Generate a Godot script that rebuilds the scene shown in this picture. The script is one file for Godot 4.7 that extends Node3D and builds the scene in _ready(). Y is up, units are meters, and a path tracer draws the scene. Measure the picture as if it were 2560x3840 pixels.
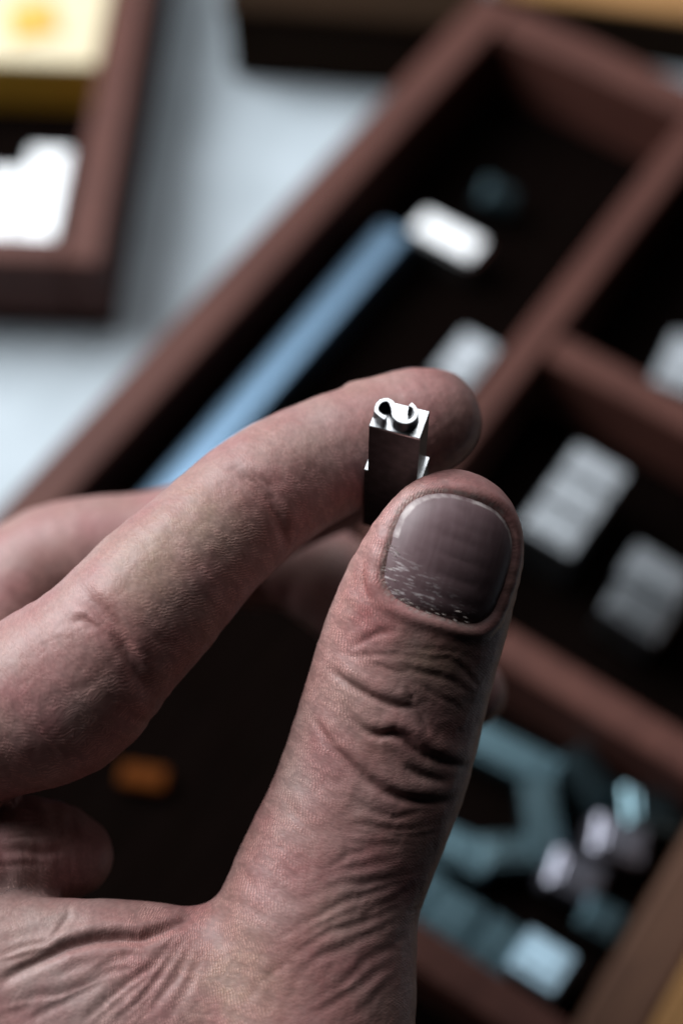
extends Node3D
# A hand holds a metal type sort over wooden type cases on a pale table. Metres, y up.
# The hand is laid out in millimetres in its own axes (HAND_FRAME places it in the world).

const PITCH := 60.0
var HAND_FRAME := Transform3D(Basis(Vector3(1, 0, 0), deg_to_rad(-PITCH)), Vector3(0, 0.1732, 0.1))
var rng := RandomNumberGenerator.new()
var taken := {}

func _ready():
	rng.seed = 7
	# ---- camera ----
	var cam := Camera3D.new()
	cam.name = "camera"
	add_child(cam)
	cam.transform = Transform3D(Basis(Vector3(1, 0, 0), deg_to_rad(-PITCH)), Vector3(0, 0.3291, 0.19))
	cam.near = 0.02
	cam.far = 20.0
	var lens := CameraAttributesPhysical.new()
	lens.frustum_focal_length = 33.337
	lens.frustum_focus_distance = 0.1835
	lens.frustum_near = 0.02
	lens.frustum_far = 20.0
	lens.exposure_aperture = 4.1
	cam.attributes = lens
	cam.fov = 39.6
	cam.current = true
	# ---- surroundings: an unlit room with one tall window beyond and to the left ----
	var we := WorldEnvironment.new()
	we.name = "environment"
	var env := Environment.new()
	env.background_mode = Environment.BG_COLOR
	env.background_color = Color(0.003, 0.0035, 0.004).linear_to_srgb()
	env.tonemap_mode = Environment.TONE_MAPPER_LINEAR
	env.tonemap_exposure = 1.0
	env.sdfgi_enabled = true
	env.ssao_enabled = true
	env.ssil_enabled = true
	we.environment = env
	add_child(we)
	window_light("left_window", Vector3(-0.57, 0.63, -0.30), Vector2(0.55, 0.55), 1.85)
	window_light("far_window", Vector3(-0.08, 0.98, -0.66), Vector2(1.1, 0.8), 0.8)

	make_materials()
	build_table()
	build_cases()
	build_hand()
	build_type()

# soft daylight through a window of the given size
func window_light(called: String, at: Vector3, size: Vector2, energy: float):
	var w := AreaLight3D.new()
	w.name = called
	add_child(w)
	w.look_at_from_position(at, Vector3(0, 0.12, 0.05), Vector3.UP)
	w.area_size = size
	w.area_normalize_energy = true
	w.light_energy = energy
	w.light_color = Color(0.97, 0.985, 1.0)
	w.area_range = 6.0
	w.shadow_enabled = true

# ------------------------------------------------------------------ helpers
func numbered(called: String) -> String:
	if not taken.has(called):
		taken[called] = 0
		return called
	taken[called] += 1
	return "%s_%03d" % [called, taken[called]]

func base(called: String, label: String, category: String, t: Transform3D, group := "") -> Node3D:
	var o := Node3D.new()
	o.name = numbered(called)
	add_child(o)
	o.transform = t
	o.set_meta("label", label)
	o.set_meta("category", category)
	if group:
		o.set_meta("group", group)
	return o

func part(parent: Node, called: String, mesh: Mesh, m: Material, t := Transform3D()) -> MeshInstance3D:
	var o := MeshInstance3D.new()
	o.name = called
	o.mesh = mesh
	if m:
		o.material_override = m
	o.transform = t
	o.cast_shadow = GeometryInstance3D.SHADOW_CASTING_SETTING_ON
	parent.add_child(o, true)
	return o

# a box with chamfered edges, centred on the origin; face by face with flat normals
func chamfer_box(size: Vector3, c: float) -> ArrayMesh:
	var st := SurfaceTool.new()
	st.begin(Mesh.PRIMITIVE_TRIANGLES)
	var h := size / 2
	var pts := []
	for sx in [-1, 1]:
		for sy in [-1, 1]:
			for sz in [-1, 1]:
				var s := Vector3(sx, sy, sz)
				pts.append([s, Vector3(h.x, h.y - c, h.z - c) * s, Vector3(h.x - c, h.y, h.z - c) * s, Vector3(h.x - c, h.y - c, h.z) * s])
	for ax in 3:
		for sg in [-1, 1]:
			var f := []
			for q in pts:
				if q[0][ax] == sg:
					f.append(q[ax + 1])
			flat_quad(st, f[0], f[1], f[3], f[2])
	for a in pts.size():
		flat_tri(st, pts[a][1], pts[a][2], pts[a][3])
		for b in range(a + 1, pts.size()):
			var d: Vector3 = pts[a][0] - pts[b][0]
			if abs(d.x) + abs(d.y) + abs(d.z) == 2:
				var e := 0 if d.x != 0 else 1 if d.y != 0 else 2
				var i := (e + 1) % 3 + 1
				var j := (e + 2) % 3 + 1
				flat_quad(st, pts[a][i], pts[b][i], pts[b][j], pts[a][j])
	return st.commit()

func flat_tri(st: SurfaceTool, a: Vector3, b: Vector3, c: Vector3):
	var n := (b - a).cross(c - a)
	if n.dot(a + b + c) < 0:
		var t := b
		b = c
		c = t
		n = -n
	n = n.normalized()
	for p in [a, c, b]:
		st.set_normal(n)
		st.add_vertex(p)

func flat_quad(st: SurfaceTool, a: Vector3, b: Vector3, c: Vector3, d: Vector3):
	flat_tri(st, a, b, c)
	flat_tri(st, a, c, d)

# ------------------------------------------------------------------ materials
var M := {}

func noise(freq: float, oct := 4, sd := 1, kind := FastNoiseLite.TYPE_SIMPLEX_SMOOTH) -> FastNoiseLite:
	var n := FastNoiseLite.new()
	n.noise_type = kind
	n.frequency = freq
	n.fractal_octaves = oct
	n.seed = sd
	return n

func lin(r: float, g: float, b: float) -> Color:
	return Color(r, g, b).linear_to_srgb()

func wood(c0: Color, c1: Color, sd: int, rough: float) -> StandardMaterial3D:
	# straight grain: noise stretched along one axis, in the object's own axes
	var n := noise(0.02, 4, sd)
	var im := Image.create(256, 256, true, Image.FORMAT_RGB8)
	for y in 256:
		for x in 256:
			var v := 0.5 + 0.6 * n.get_noise_3d(x * 0.35, cos(y * TAU / 256.0) * 130.0, sin(y * TAU / 256.0) * 130.0) + 0.25 * n.get_noise_3d(x * 2.0, cos(y * TAU / 256.0) * 900.0, sin(y * TAU / 256.0) * 900.0)
			im.set_pixel(x, y, c0.lerp(c1, clampf(v, 0, 1)).linear_to_srgb())
	im.generate_mipmaps()
	var m := StandardMaterial3D.new()
	m.albedo_texture = ImageTexture.create_from_image(im)
	m.uv1_triplanar = true
	m.uv1_scale = Vector3(14, 14, 14)
	m.metallic_specular = 0.3
	m.roughness = rough
	return m

func metal(c: Color, rough: float, sd: int) -> StandardMaterial3D:
	var m := StandardMaterial3D.new()
	m.albedo_color = c.linear_to_srgb()
	m.metallic = 1.0
	m.roughness = rough
	var t := NoiseTexture2D.new()
	t.width = 256
	t.height = 256
	t.seamless = true
	t.noise = noise(0.02, 5, sd)
	var g := Gradient.new()
	g.set_color(0, Color(0.80, 0.80, 0.80))
	g.set_color(1, Color(1, 1, 1))
	t.color_ramp = g
	m.albedo_texture = t
	m.uv1_triplanar = true
	m.uv1_scale = Vector3(90, 90, 90)
	return m

func make_materials():
	skin_textures()
	M.mahogany = wood(Color(0.052, 0.018, 0.0135), Color(0.092, 0.035, 0.026), 3, 0.62)
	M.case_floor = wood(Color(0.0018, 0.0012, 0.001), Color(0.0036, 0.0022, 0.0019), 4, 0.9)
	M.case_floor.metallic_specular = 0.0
	M.mahogany_dark = wood(Color(0.012, 0.007, 0.004), Color(0.022, 0.012, 0.007), 5, 0.6)
	M.mahogany_dark.metallic_specular = 0.1
	M.wide_rim = wood(Color(0.070, 0.034, 0.022), Color(0.115, 0.058, 0.036), 8, 0.6)
	M.oak = wood(Color(0.20, 0.10, 0.035), Color(0.34, 0.18, 0.07), 9, 0.5)
	M.wedge = wood(Color(0.062, 0.017, 0.0035), Color(0.08, 0.023, 0.005), 10, 0.8)
	M.wedge.metallic_specular = 0.1
	M.cream = wood(Color(0.50, 0.42, 0.27), Color(0.58, 0.51, 0.36), 12, 0.6)
	M.amber = wood(Color(0.55, 0.30, 0.03), Color(0.62, 0.36, 0.05), 14, 0.5)
	M.lead = metal(Color(0.36, 0.385, 0.41), 0.34, 21)
	M.lead_dark = metal(Color(0.14, 0.22, 0.25), 0.36, 22)
	M.lead_blue = metal(Color(0.17, 0.27, 0.38), 0.42, 23)
	M.lead_teal = metal(Color(0.13, 0.215, 0.25), 0.40, 25)
	M.lead_lilac = metal(Color(0.40, 0.40, 0.47), 0.45, 27)
	M.lead_sky = metal(Color(0.30, 0.42, 0.50), 0.40, 26)
	M.yellow = StandardMaterial3D.new()
	M.yellow.albedo_color = lin(0.50, 0.29, 0.04)
	M.yellow.roughness = 0.7
	M.lead_bright = metal(Color(0.86, 0.87, 0.88), 0.26, 24)
	var t := StandardMaterial3D.new()
	var n := NoiseTexture2D.new()
	n.width = 512
	n.height = 512
	n.seamless = true
	n.noise = noise(0.012, 5, 31)
	var g := Gradient.new()
	g.set_color(0, lin(0.30, 0.345, 0.375))
	g.set_color(1, lin(0.36, 0.41, 0.445))
	n.color_ramp = g
	t.albedo_texture = n
	t.uv1_triplanar = true
	t.uv1_scale = Vector3(6, 6, 6)
	t.roughness = 0.7
	M.table = t

# ------------------------------------------------------------------ table and cases
func build_table():
	var o := MeshInstance3D.new()
	o.name = "table_top"
	o.mesh = chamfer_box(Vector3(0.8, 0.03, 0.6), 0.002)
	o.material_override = M.table
	o.position = Vector3(0.0, -0.015, -0.14)
	o.set_meta("kind", "structure")
	add_child(o)

# a wall of a case: box between two points of the case's own floor plan
func wall(parent: Node, called: String, s0: float, t0: float, s1: float, t1: float, y0: float, y1: float, m: Material):
	var size := Vector3(abs(s1 - s0), y1 - y0, abs(t1 - t0))
	return part(parent, called, chamfer_box(size, 0.0008), m, Transform3D(Basis(), Vector3((s0 + s1) / 2, (y0 + y1) / 2, (t0 + t1) / 2)))

func build_cases():
	# the large case: its own x runs along the long dividers, its z across them
	var ang := deg_to_rad(55.5)
	var frame := Transform3D(Basis(Vector3.UP, ang), Vector3.ZERO)
	var c := base("type_case", "large mahogany type case with open compartments lying diagonally under the hand", "type case", frame)
	var R := 0.030
	var lo := -0.30
	var hi := 0.1635
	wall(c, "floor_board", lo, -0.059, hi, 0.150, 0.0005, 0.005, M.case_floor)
	wall(c, "rim", lo, -0.0595, hi, -0.0475, 0.0052, R, M.mahogany)
	wall(c, "rim", 0.1515, -0.0473, hi, 0.1160, 0.0052, R, M.mahogany)
	wall(c, "rim", lo, 0.1163, hi, 0.1282, 0.0052, R, M.wide_rim)
	wall(c, "lip", lo, 0.1285, hi, 0.1500, 0.0052, R + 0.004, M.oak)
	wall(c, "rim", lo - 0.0125, -0.0595, lo - 0.0003, 0.1500, 0.0005, R, M.mahogany)
	wall(c, "divider", -0.018, 0.0170, 0.1512, 0.0255, 0.0052, R - 0.001, M.mahogany)
	for s in [0.0600, -0.0210, -0.0900, -0.165]:
		wall(c, "cross_divider", s - 0.0045, 0.0258 if s > 0.0 else 0.058, s + 0.0045, 0.1160, 0.0052, R - 0.002, M.mahogany)

	# things in the large case, given in its plan (s along, t across)
	var bar := base("metal_bar", "long blue-grey metal bar with a bright oblong head lying along the case", "metal bar", frame * Transform3D(Basis(), Vector3(0.0, 0.0051, 0.0)))
	part(bar, "shaft", chamfer_box(Vector3(0.130, 0.010, 0.0105), 0.0008), M.lead_blue, Transform3D(Basis(Vector3(1, 0, 0), deg_to_rad(-9)), Vector3(0.014, 0.0062, -0.0345)))
	part(bar, "head", chamfer_box(Vector3(0.0100, 0.0110, 0.0215), 0.0012), M.lead_bright, Transform3D(Basis(), Vector3(0.0850, 0.0056, -0.0215)))
	var row_a := [[0.0345, "farthest"], [0.0247, "middle"], [0.0149, "nearest"]]
	for q in row_a:
		sort(frame, q[0], 0.0530, Vector3(0.0094, 0.0200, 0.0150), 0.0, Vector3(2, 0, 3), M.lead, "%s of three grey metal sorts standing in a row right of the thumbnail" % q[1], "sorts standing in a row")
	sort(frame, 0.0190, 0.0795, Vector3(0.0100, 0.0190, 0.0160), 0.0, Vector3(3, 0, 6), M.lead, "farther of two grey metal sorts standing at the right edge", "sorts at the right edge")
	sort(frame, 0.0086, 0.0800, Vector3(0.0100, 0.0190, 0.0150), 0.0, Vector3(5, 0, 9), M.lead, "nearer of two grey metal sorts standing at the right edge", "sorts at the right edge")
	sort(frame, 0.0455, 0.0085, Vector3(0.0170, 0.0190, 0.0110), 0.0, Vector3(0, 0, 1), M.lead, "pale metal sort standing just beyond the index fingertip", "")
	sort(frame, 0.0770, 0.0565, Vector3(0.0180, 0.0190, 0.0120), 8.0, Vector3(0, 0, 0), M.lead, "pale metal sort standing in the far right compartment", "")
	sort(frame, 0.1075, -0.0207, Vector3(0.0080, 0.0080, 0.0100), 20.0, Vector3(20, 0, 0), M.lead_dark, "small dark metal spacer beyond the bar's bright head", "")
	var heap := [
		[-37.3, 72.6, 9, 9, 26, 6, 0, 6, 0, "blue-grey metal sort at the top of the heap beside the thumb knuckle"],
		[-64.0, 71.0, 9, 8, 24, 10, 0, 2, 0, "blue-grey metal sort beside the base of the thumb"],
		[-47.1, 88.0, 8, 8, 20, -52, 4, 0, 1, "dark teal metal sort slanting through the middle of the heap"],
		[-42.0, 103.0, 9, 10, 12, 20, 10, 4, 4, "pale lilac-grey metal sort at the right of the heap"],
		[-54.5, 99.0, 9, 9, 12, 12, 12, 3, 4, "smaller lilac-grey metal sort left of the pale one in the heap"],
		[-58.0, 110.0, 8, 10, 9, 5, 0, 10, 0, "small blue-grey metal sort by the wide case rim"],
		[-77.5, 105.0, 11, 11, 12, 0, -7, -11, 3, "light blue metal sort at the lowest corner of the heap"],
		[-77.0, 83.0, 12, 8, 11, 2, 0, 3, 0, "first flat grey metal sort in the lowest row of the heap"],
		[-76.5, 94.5, 12, 8, 10, -2, 0, 4, 0, "second flat grey metal sort in the lowest row of the heap"],
		[-76.0, 72.5, 11, 8, 10, 4, 0, 2, 0, "flat grey metal sort next to the wrist side of the thumb"],
		[-58.0, 84.5, 8, 7, 12, 40, 8, 0, 1, "small dark teal metal sort in the heap's hollow"],
		[-33.0, 106.5, 10, 8, 14, 30, 14, -8, 1, "dark metal sort in the far corner of the heap"],
		[-33.0, 90.0, 9, 8, 14, -20, 12, -8, 1, "dark metal sort between the heap and the cross divider"],
	]
	for q in heap:
		sort(frame, q[0] * 0.001, q[1] * 0.001, Vector3(q[2], q[3], q[4]) * 0.001, q[5], Vector3(q[6], 0, q[7]), [M.lead_teal, M.lead_dark, M.lead, M.lead_sky, M.lead_lilac][q[8]], q[9], "sorts heaped in the lower right compartment")
	var wedge := base("wood_wedge", "small orange wooden wedge glimpsed between the index finger and the palm", "wedge", frame * Transform3D(Basis(Vector3.UP, deg_to_rad(-64)), Vector3(-0.0895, 0.0051, 0.0052)))
	part(wedge, "body", chamfer_box(Vector3(0.0110, 0.004, 0.0052), 0.0006), M.wedge, Transform3D(Basis(), Vector3(0, 0.0021, 0)))

	# tray at the upper left with bright blocks
	var f1 := Transform3D(Basis(Vector3.UP, deg_to_rad(-3)), Vector3(-0.0700, 0, -0.0655))
	var b := base("type_tray", "small mahogany tray with pale blocks at the upper left of the table", "tray", f1)
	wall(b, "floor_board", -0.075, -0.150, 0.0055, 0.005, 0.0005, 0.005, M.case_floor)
	wall(b, "rim", -0.0055, -0.150, 0.0055, 0.005, 0.0052, R, M.mahogany)
	wall(b, "rim", -0.075, -0.004, -0.0057, 0.005, 0.0052, R, M.mahogany)
	sort(f1, -0.0160, -0.0240, Vector3(0.0125, 0.0200, 0.0340), 0.0, Vector3(0, 0, 0), M.lead_bright, "taller of two shining white metal blocks in the small tray", "", true)
	sort(f1, -0.0275, -0.0200, Vector3(0.0095, 0.0195, 0.0260), 0.0, Vector3(0, 0, 0), M.lead_bright, "shorter shining white metal block at the left picture edge", "", true)
	var blk := base("wood_block", "cream topped honey wood block with a yellow patch in the small tray", "block", f1 * Transform3D(Basis(), Vector3(-0.033, 0.0051, -0.098)))
	part(blk, "body", chamfer_box(Vector3(0.050, 0.0180, 0.044), 0.0008), M.amber, Transform3D(Basis(), Vector3(0, 0.0091, 0)))
	part(blk, "paper_cover", chamfer_box(Vector3(0.0496, 0.0012, 0.0436), 0.0003), M.cream, Transform3D(Basis(), Vector3(0, 0.0188, 0)))
	part(blk, "yellow_patch", chamfer_box(Vector3(0.0140, 0.0008, 0.0160), 0.0002), M.yellow, Transform3D(Basis(Vector3.UP, 0.3), Vector3(0.003, 0.0199, 0.004)))

	# beyond: a dark box and a honey-coloured board
	var box := base("wooden_box", "dark brown wooden box standing beyond the case at the top", "box", Transform3D(Basis(Vector3.UP, deg_to_rad(-6)), Vector3(0.006, 0.0, -0.184)))
	part(box, "body", chamfer_box(Vector3(0.078, 0.0260, 0.052), 0.0015), M.mahogany_dark, Transform3D(Basis(), Vector3(0, 0.0131, 0)))
	part(box, "lid", chamfer_box(Vector3(0.080, 0.0030, 0.054), 0.0010), M.mahogany_dark, Transform3D(Basis(), Vector3(0, 0.0277, 0)))
	var pl := base("wooden_board", "honey-coloured wooden board lying beyond the case at the top right", "board", Transform3D(Basis(Vector3.UP, deg_to_rad(-11)), Vector3(0.110, 0.0, -0.188)))
	part(pl, "board", chamfer_box(Vector3(0.120, 0.0200, 0.040), 0.0012), M.oak, Transform3D(Basis(), Vector3(0, 0.0101, 0)))
	part(pl, "edge_strip", chamfer_box(Vector3(0.120, 0.0200, 0.0022), 0.0004), M.mahogany_dark, Transform3D(Basis(), Vector3(0, 0.0101, 0.0212)))

# a sort: body standing on the case floor, with a raised printing face on top; tilt in degrees
func sort(frame: Transform3D, s: float, t: float, size: Vector3, turn: float, tilt: Vector3, m: Material, label: String, group: String, plain := false):
	var rot := Basis(Vector3.UP, deg_to_rad(turn)) * Basis.from_euler(Vector3(deg_to_rad(tilt.x), 0, deg_to_rad(tilt.z)))
	var low := 0.0
	for x in [-0.5, 0.5]:
		for z in [-0.5, 0.5]:
			low = minf(low, (rot * Vector3(size.x * x, 0, size.z * z)).y)
	var o := base("metal_block" if plain else "metal_sort", label, "metal block" if plain else "type sort", frame * Transform3D(rot, Vector3(s, 0.0051 - low, t)), group)
	part(o, "shank", chamfer_box(size, 0.0006), m, Transform3D(Basis(), Vector3(0, size.y / 2, 0)))
	if not plain:
		part(o, "face", chamfer_box(Vector3(size.x * 0.62, 0.0010, size.z * 0.7), 0.0003), m, Transform3D(Basis(), Vector3(0, size.y + 0.0004, 0)))

# ------------------------------------------------------------------ the type sort
# The sort stands in the hand's frame: U runs along the body, V across it, N up out of the printing face.
const S_LINE := [[1.95, 0.62], [1.45, 0.72], [0.80, 1.08], [0.42, 1.62], [0.42, 2.47], [0.77, 3.09], [1.36, 3.40], [2.00, 3.12], [2.52, 2.40], [2.86, 1.58], [3.33, 0.98], [3.96, 0.72], [4.65, 0.79], [5.20, 1.30], [5.42, 2.09], [5.22, 2.90], [4.78, 3.38], [4.27, 3.60]]
const TOP_CENTRE := Vector3(7.33, 11.85, 0.0)

func type_frame() -> Transform3D:
	var u := Vector3(6.33, -1.70, 1.12).normalized()
	var v := Vector3(1.375, 3.575, -2.35)
	v = (v - u * v.dot(u)).normalized()
	return HAND_FRAME * Transform3D(Basis(u, v, u.cross(v)), TOP_CENTRE * 0.001)

func prism(outline: PackedVector2Array, z0: float, z1: float, c: float) -> ArrayMesh:
	# straight body with a chamfer c round its upper end
	var st := SurfaceTool.new()
	st.begin(Mesh.PRIMITIVE_TRIANGLES)
	var mid := Vector2.ZERO
	for p in outline:
		mid += p / outline.size()
	var n := outline.size()
	for i in n:
		var a := outline[i]
		var b := outline[(i + 1) % n]
		var ai := a + (mid - a).normalized() * c
		var bi := b + (mid - b).normalized() * c
		var o := Vector3(mid.x, mid.y, (z0 + z1) / 2)
		for f in [[a, z0, b, z0, b, z1 - c, a, z1 - c], [a, z1 - c, b, z1 - c, bi, z1, ai, z1]]:
			var q := [Vector3(f[0].x, f[0].y, f[1]) - o, Vector3(f[2].x, f[2].y, f[3]) - o, Vector3(f[4].x, f[4].y, f[5]) - o, Vector3(f[6].x, f[6].y, f[7]) - o]
			flat_quad(st, q[0], q[1], q[2], q[3])
		flat_tri(st, Vector3(ai.x, ai.y, z1) - o, Vector3(bi.x, bi.y, z1) - o, Vector3(mid.x, mid.y, z1) - o)
		flat_tri(st, Vector3(a.x, a.y, z0) - o, Vector3(b.x, b.y, z0) - o, Vector3(mid.x, mid.y, z0) - o)
	return st.commit()

func letter_mesh(face: bool) -> ArrayMesh:
	# the mirrored S: a stroke of changing width with steep flaring walls, from the shoulder up to the printing face
	var line := Curve3D.new()
	for i in S_LINE.size():
		var p0: Array = S_LINE[max(i - 1, 0)]
		var p1: Array = S_LINE[min(i + 1, S_LINE.size() - 1)]
		var tan := Vector3(p1[0] - p0[0], p1[1] - p0[1], 0) / 6.0
		line.add_point(Vector3(S_LINE[i][0], S_LINE[i][1], 0), -tan, tan)
	var total := line.get_baked_length()
	var n := 96
	var rows := []
	for i in n + 1:
		var f := float(i) / n
		var p := line.sample_baked(total * f)
		var q := line.sample_baked(minf(total * f + 0.03, total)) - line.sample_baked(maxf(total * f - 0.03, 0))
		var side := Vector3(-q.y, q.x, 0).normalized()
		var w := 0.24 + 0.11 * exp(-pow((f - 0.5) / 0.16, 2)) + 0.10 * exp(-pow(f / 0.035, 2)) + 0.10 * exp(-pow((1 - f) / 0.035, 2))
		var r := []
		for k in [[1.0, 0.16, 0.0], [1.0, 0.05, 1.0], [1.0, 0.03, 1.62], [1.0, 0.0, 1.68], [-1.0, 0.0, 1.68], [-1.0, 0.03, 1.62], [-1.0, 0.05, 1.0], [-1.0, 0.16, 0.0]]:
			var flare: float = k[1]
			if k[2] == 1.68:
				r.append(p + side * (w - 0.03) * k[0] + Vector3(0, 0, 1.68))
			else:
				r.append(p + side * (w + flare) * k[0] + Vector3(0, 0, k[2]))
		rows.append(r)
	var st := SurfaceTool.new()
	st.begin(Mesh.PRIMITIVE_TRIANGLES)
	for i in n:
		for k in ([2, 3, 4] if face else [0, 1, 5, 6]):
			var a: Vector3 = rows[i][k]
			var b: Vector3 = rows[i][k + 1]
			var c: Vector3 = rows[i + 1][k + 1]
			var d: Vector3 = rows[i + 1][k]
			var nn := (b - a).cross(c - a)
			if nn.length() < 1e-9:
				nn = (c - a).cross(d - a)
			var ref: Vector3 = (rows[i][k] + rows[i][k + 1]) / 2 - (rows[i][0] + rows[i][7] + rows[i][3] + rows[i][4]) / 4
			nn = nn.normalized()
			if nn.dot(ref) < 0:
				nn = -nn
			for t in [[a, b, c], [a, c, d]]:
				var fl: bool = (t[1] - t[0]).cross(t[2] - t[0]).dot(nn) > 0
				for p in ([t[0], t[2], t[1]] if fl else t):
					st.set_normal(nn)
					st.add_vertex(p * 0.001)
	for e in [0, n]:
		var r: Array = rows[e]
		var nn: Vector3 = ((rows[0][3] - rows[1][3]) if e == 0 else (rows[n][3] - rows[n - 1][3])).normalized()
		for k in ([2] if face else [0, 1]):
			for t in [[r[k], r[k + 1], r[6 - k]], [r[k], r[6 - k], r[7 - k]]]:
				var fl: bool = (t[1] - t[0]).cross(t[2] - t[0]).dot(nn) > 0
				for p in ([t[0], t[2], t[1]] if fl else t):
					st.set_normal(nn)
					st.add_vertex(p * 0.001)
	return st.commit()

func build_type():
	var o := base("metal_type_sort", "bright metal type sort with a mirrored raised S held between thumb and index finger", "type sort", type_frame() * Transform3D(Basis(), Vector3(0, 0, -0.0233)))
	var hu := 0.003325
	var hv := 0.00225
	var up := Transform3D(Basis(), Vector3(0, 0, 0.0233))
	var body := prism(PackedVector2Array([Vector2(-hu, -hv), Vector2(hu, -hv), Vector2(hu, hv), Vector2(-hu, hv)]), 0, 0.0098, 0.0)
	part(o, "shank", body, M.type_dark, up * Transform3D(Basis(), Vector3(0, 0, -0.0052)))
	var plate := prism(PackedVector2Array([Vector2(-hu, -hv), Vector2(hu, -hv), Vector2(hu, hv), Vector2(-hu, hv)]), 0, 0.0003, 0.00008)
	part(o, "shoulder", plate, M.type_metal, up * Transform3D(Basis(), Vector3(0, 0, -0.00015)))
	var wu := hu + 0.00048
	var foot := prism(PackedVector2Array([Vector2(-wu, -hv + 0.00001), Vector2(wu, -hv + 0.00001), Vector2(wu, hv - 0.00001), Vector2(-wu, hv - 0.00001)]), 0, 0.0132, 0.0)
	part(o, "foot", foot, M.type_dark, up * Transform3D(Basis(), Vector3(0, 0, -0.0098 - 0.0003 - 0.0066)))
	for side in [-1, 1]:
		var ledge := prism(PackedVector2Array([Vector2(-0.00024, -hv), Vector2(0.00024, -hv), Vector2(0.00024, hv), Vector2(-0.00024, hv)]), 0, 0.0003, 0.00004)
		part(o, "ledge", ledge, M.type_metal, up * Transform3D(Basis(), Vector3(side * (hu + 0.00024), 0, -0.00995)))
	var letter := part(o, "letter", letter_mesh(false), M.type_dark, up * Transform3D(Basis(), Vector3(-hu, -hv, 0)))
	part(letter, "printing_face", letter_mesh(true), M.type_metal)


# ------------------------------------------------------------------ the hand
# chains of stations: x, y, z of the axis, half width, half depth (mm); name, blend with what came before, roll of the cross-section (degrees)
const CHAINS := [
	["thumb", 0.01, 16, [[15.99, -0.45, -5.2, 7.4, 5.6], [14.88, -2.61, -5.6, 9.3, 7], [13.24, -6.5, -6.4, 10.7, 8.2], [10.59, -13.47, -8, 11.8, 9.2], [7.96, -22.31, -9.8, 12.3, 9.8], [5.14, -32.97, -11, 12.6, 10.2], [2.34, -40.62, -11.2, 12.6, 10.6], [-1.28, -48.66, -10.6, 12.9, 11], [-3.42, -55.95, -9.6, 13.7, 11.6], [-3.92, -64.82, -8.4, 14, 12.2], [-4.8, -75.58, -6.5, 14.4, 12.7], [-5.32, -89.13, -5, 15, 13]]],
	["web", 5.0, 0, [[-8.33, -63.29, -9, 7.4, 6], [-20.89, -59.11, -7.5, 6.9, 5.8], [-33.16, -57.46, -5.5, 6.9, 5.8], [-50.91, -58.35, -4, 7.9, 6.7]]],
	["dorsum", 6.0, 0, [[-10.53, -71.21, -7, 10, 9.3], [-27.41, -68.75, -5, 12, 9.3], [-49.52, -69.12, -3, 14, 10]]],
	["dorsum2", 8.0, 0, [[-7.71, -87.7, -8, 14, 12], [-33.07, -86.3, -5, 18, 14], [-58.55, -80.64, -5, 20, 16]]],
	["wrist", 9.0, 0, [[-28.44, -93.09, -12, 19, 15], [-51.15, -107.52, -18, 25, 18], [-79.7, -130.78, -26, 27, 19]]],
	["palmlow", 9.0, 0, [[-59.03, -49.43, -16, 16, 16], [-65.17, -81.86, -22, 20, 18]]],
	["palm", 2.0, 0, [[-37.14, -47.58, -17, 5.5, 6.5], [-41.53, -47.03, -15.5, 7.6, 8], [-48.68, -47.2, -13, 8.8, 10], [-64.37, -54.87, -14, 15, 16]]],
	["index", 1.2, 0, [[12.77, 12.89, -20.5, 6.9, 6.9], [10.5, 12.4, -20.6, 7.9, 7.9], [5.88, 10.6, -20.2, 8.3, 8.3], [-2.67, 7.27, -18, 8.5, 8.4], [-10.27, 2.87, -15, 8.9, 8.7], [-17.87, -3.88, -12, 9.1, 9], [-24.59, -10.79, -9.5, 10, 9.7], [-30.65, -17.4, -8.2, 10.4, 10], [-37.67, -23.73, -8.2, 11.8, 10.8], [-46.76, -27.68, -10, 10.9, 10.8], [-60.81, -33.49, -14, 12, 12]]],
	["middle", 1.0, 0, [[6.55, 6.21, -43, 6.5, 6.5], [-5.76, 2.81, -44, 7.8, 7.8], [-18.1, -1.99, -44, 8.5, 8.5], [-29.76, -5.9, -44, 9.2, 9.2], [-39.86, -7.24, -43, 9.6, 9.6], [-47.84, -10.46, -42, 10, 10], [-55.8, -21.42, -36, 10.5, 10.5], [-65.82, -40.11, -30, 12, 12]]],
	["ring", 1.0, 0, [[19.62, -27.49, -38, 5.6, 5.6], [14.25, -25.18, -46, 7.4, 7.4], [5.54, -17.78, -58, 8.2, 8.2], [-10.75, -7.02, -64, 8.8, 8.8], [-32.68, -8.58, -66, 9.3, 9.3], [-54.37, -16.59, -62, 9.5, 9.5], [-68.07, -43.17, -46, 12, 12]]],
	["little", 1.0, 0, [[-5.09, -12.26, -80, 5.6, 5.6], [-18.1, -10.83, -84, 7, 7], [-39.41, -13.35, -86, 8, 8], [-61.43, -23.82, -76, 9, 9], [-74.91, -50.97, -50, 12, 12]]],
]
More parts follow.
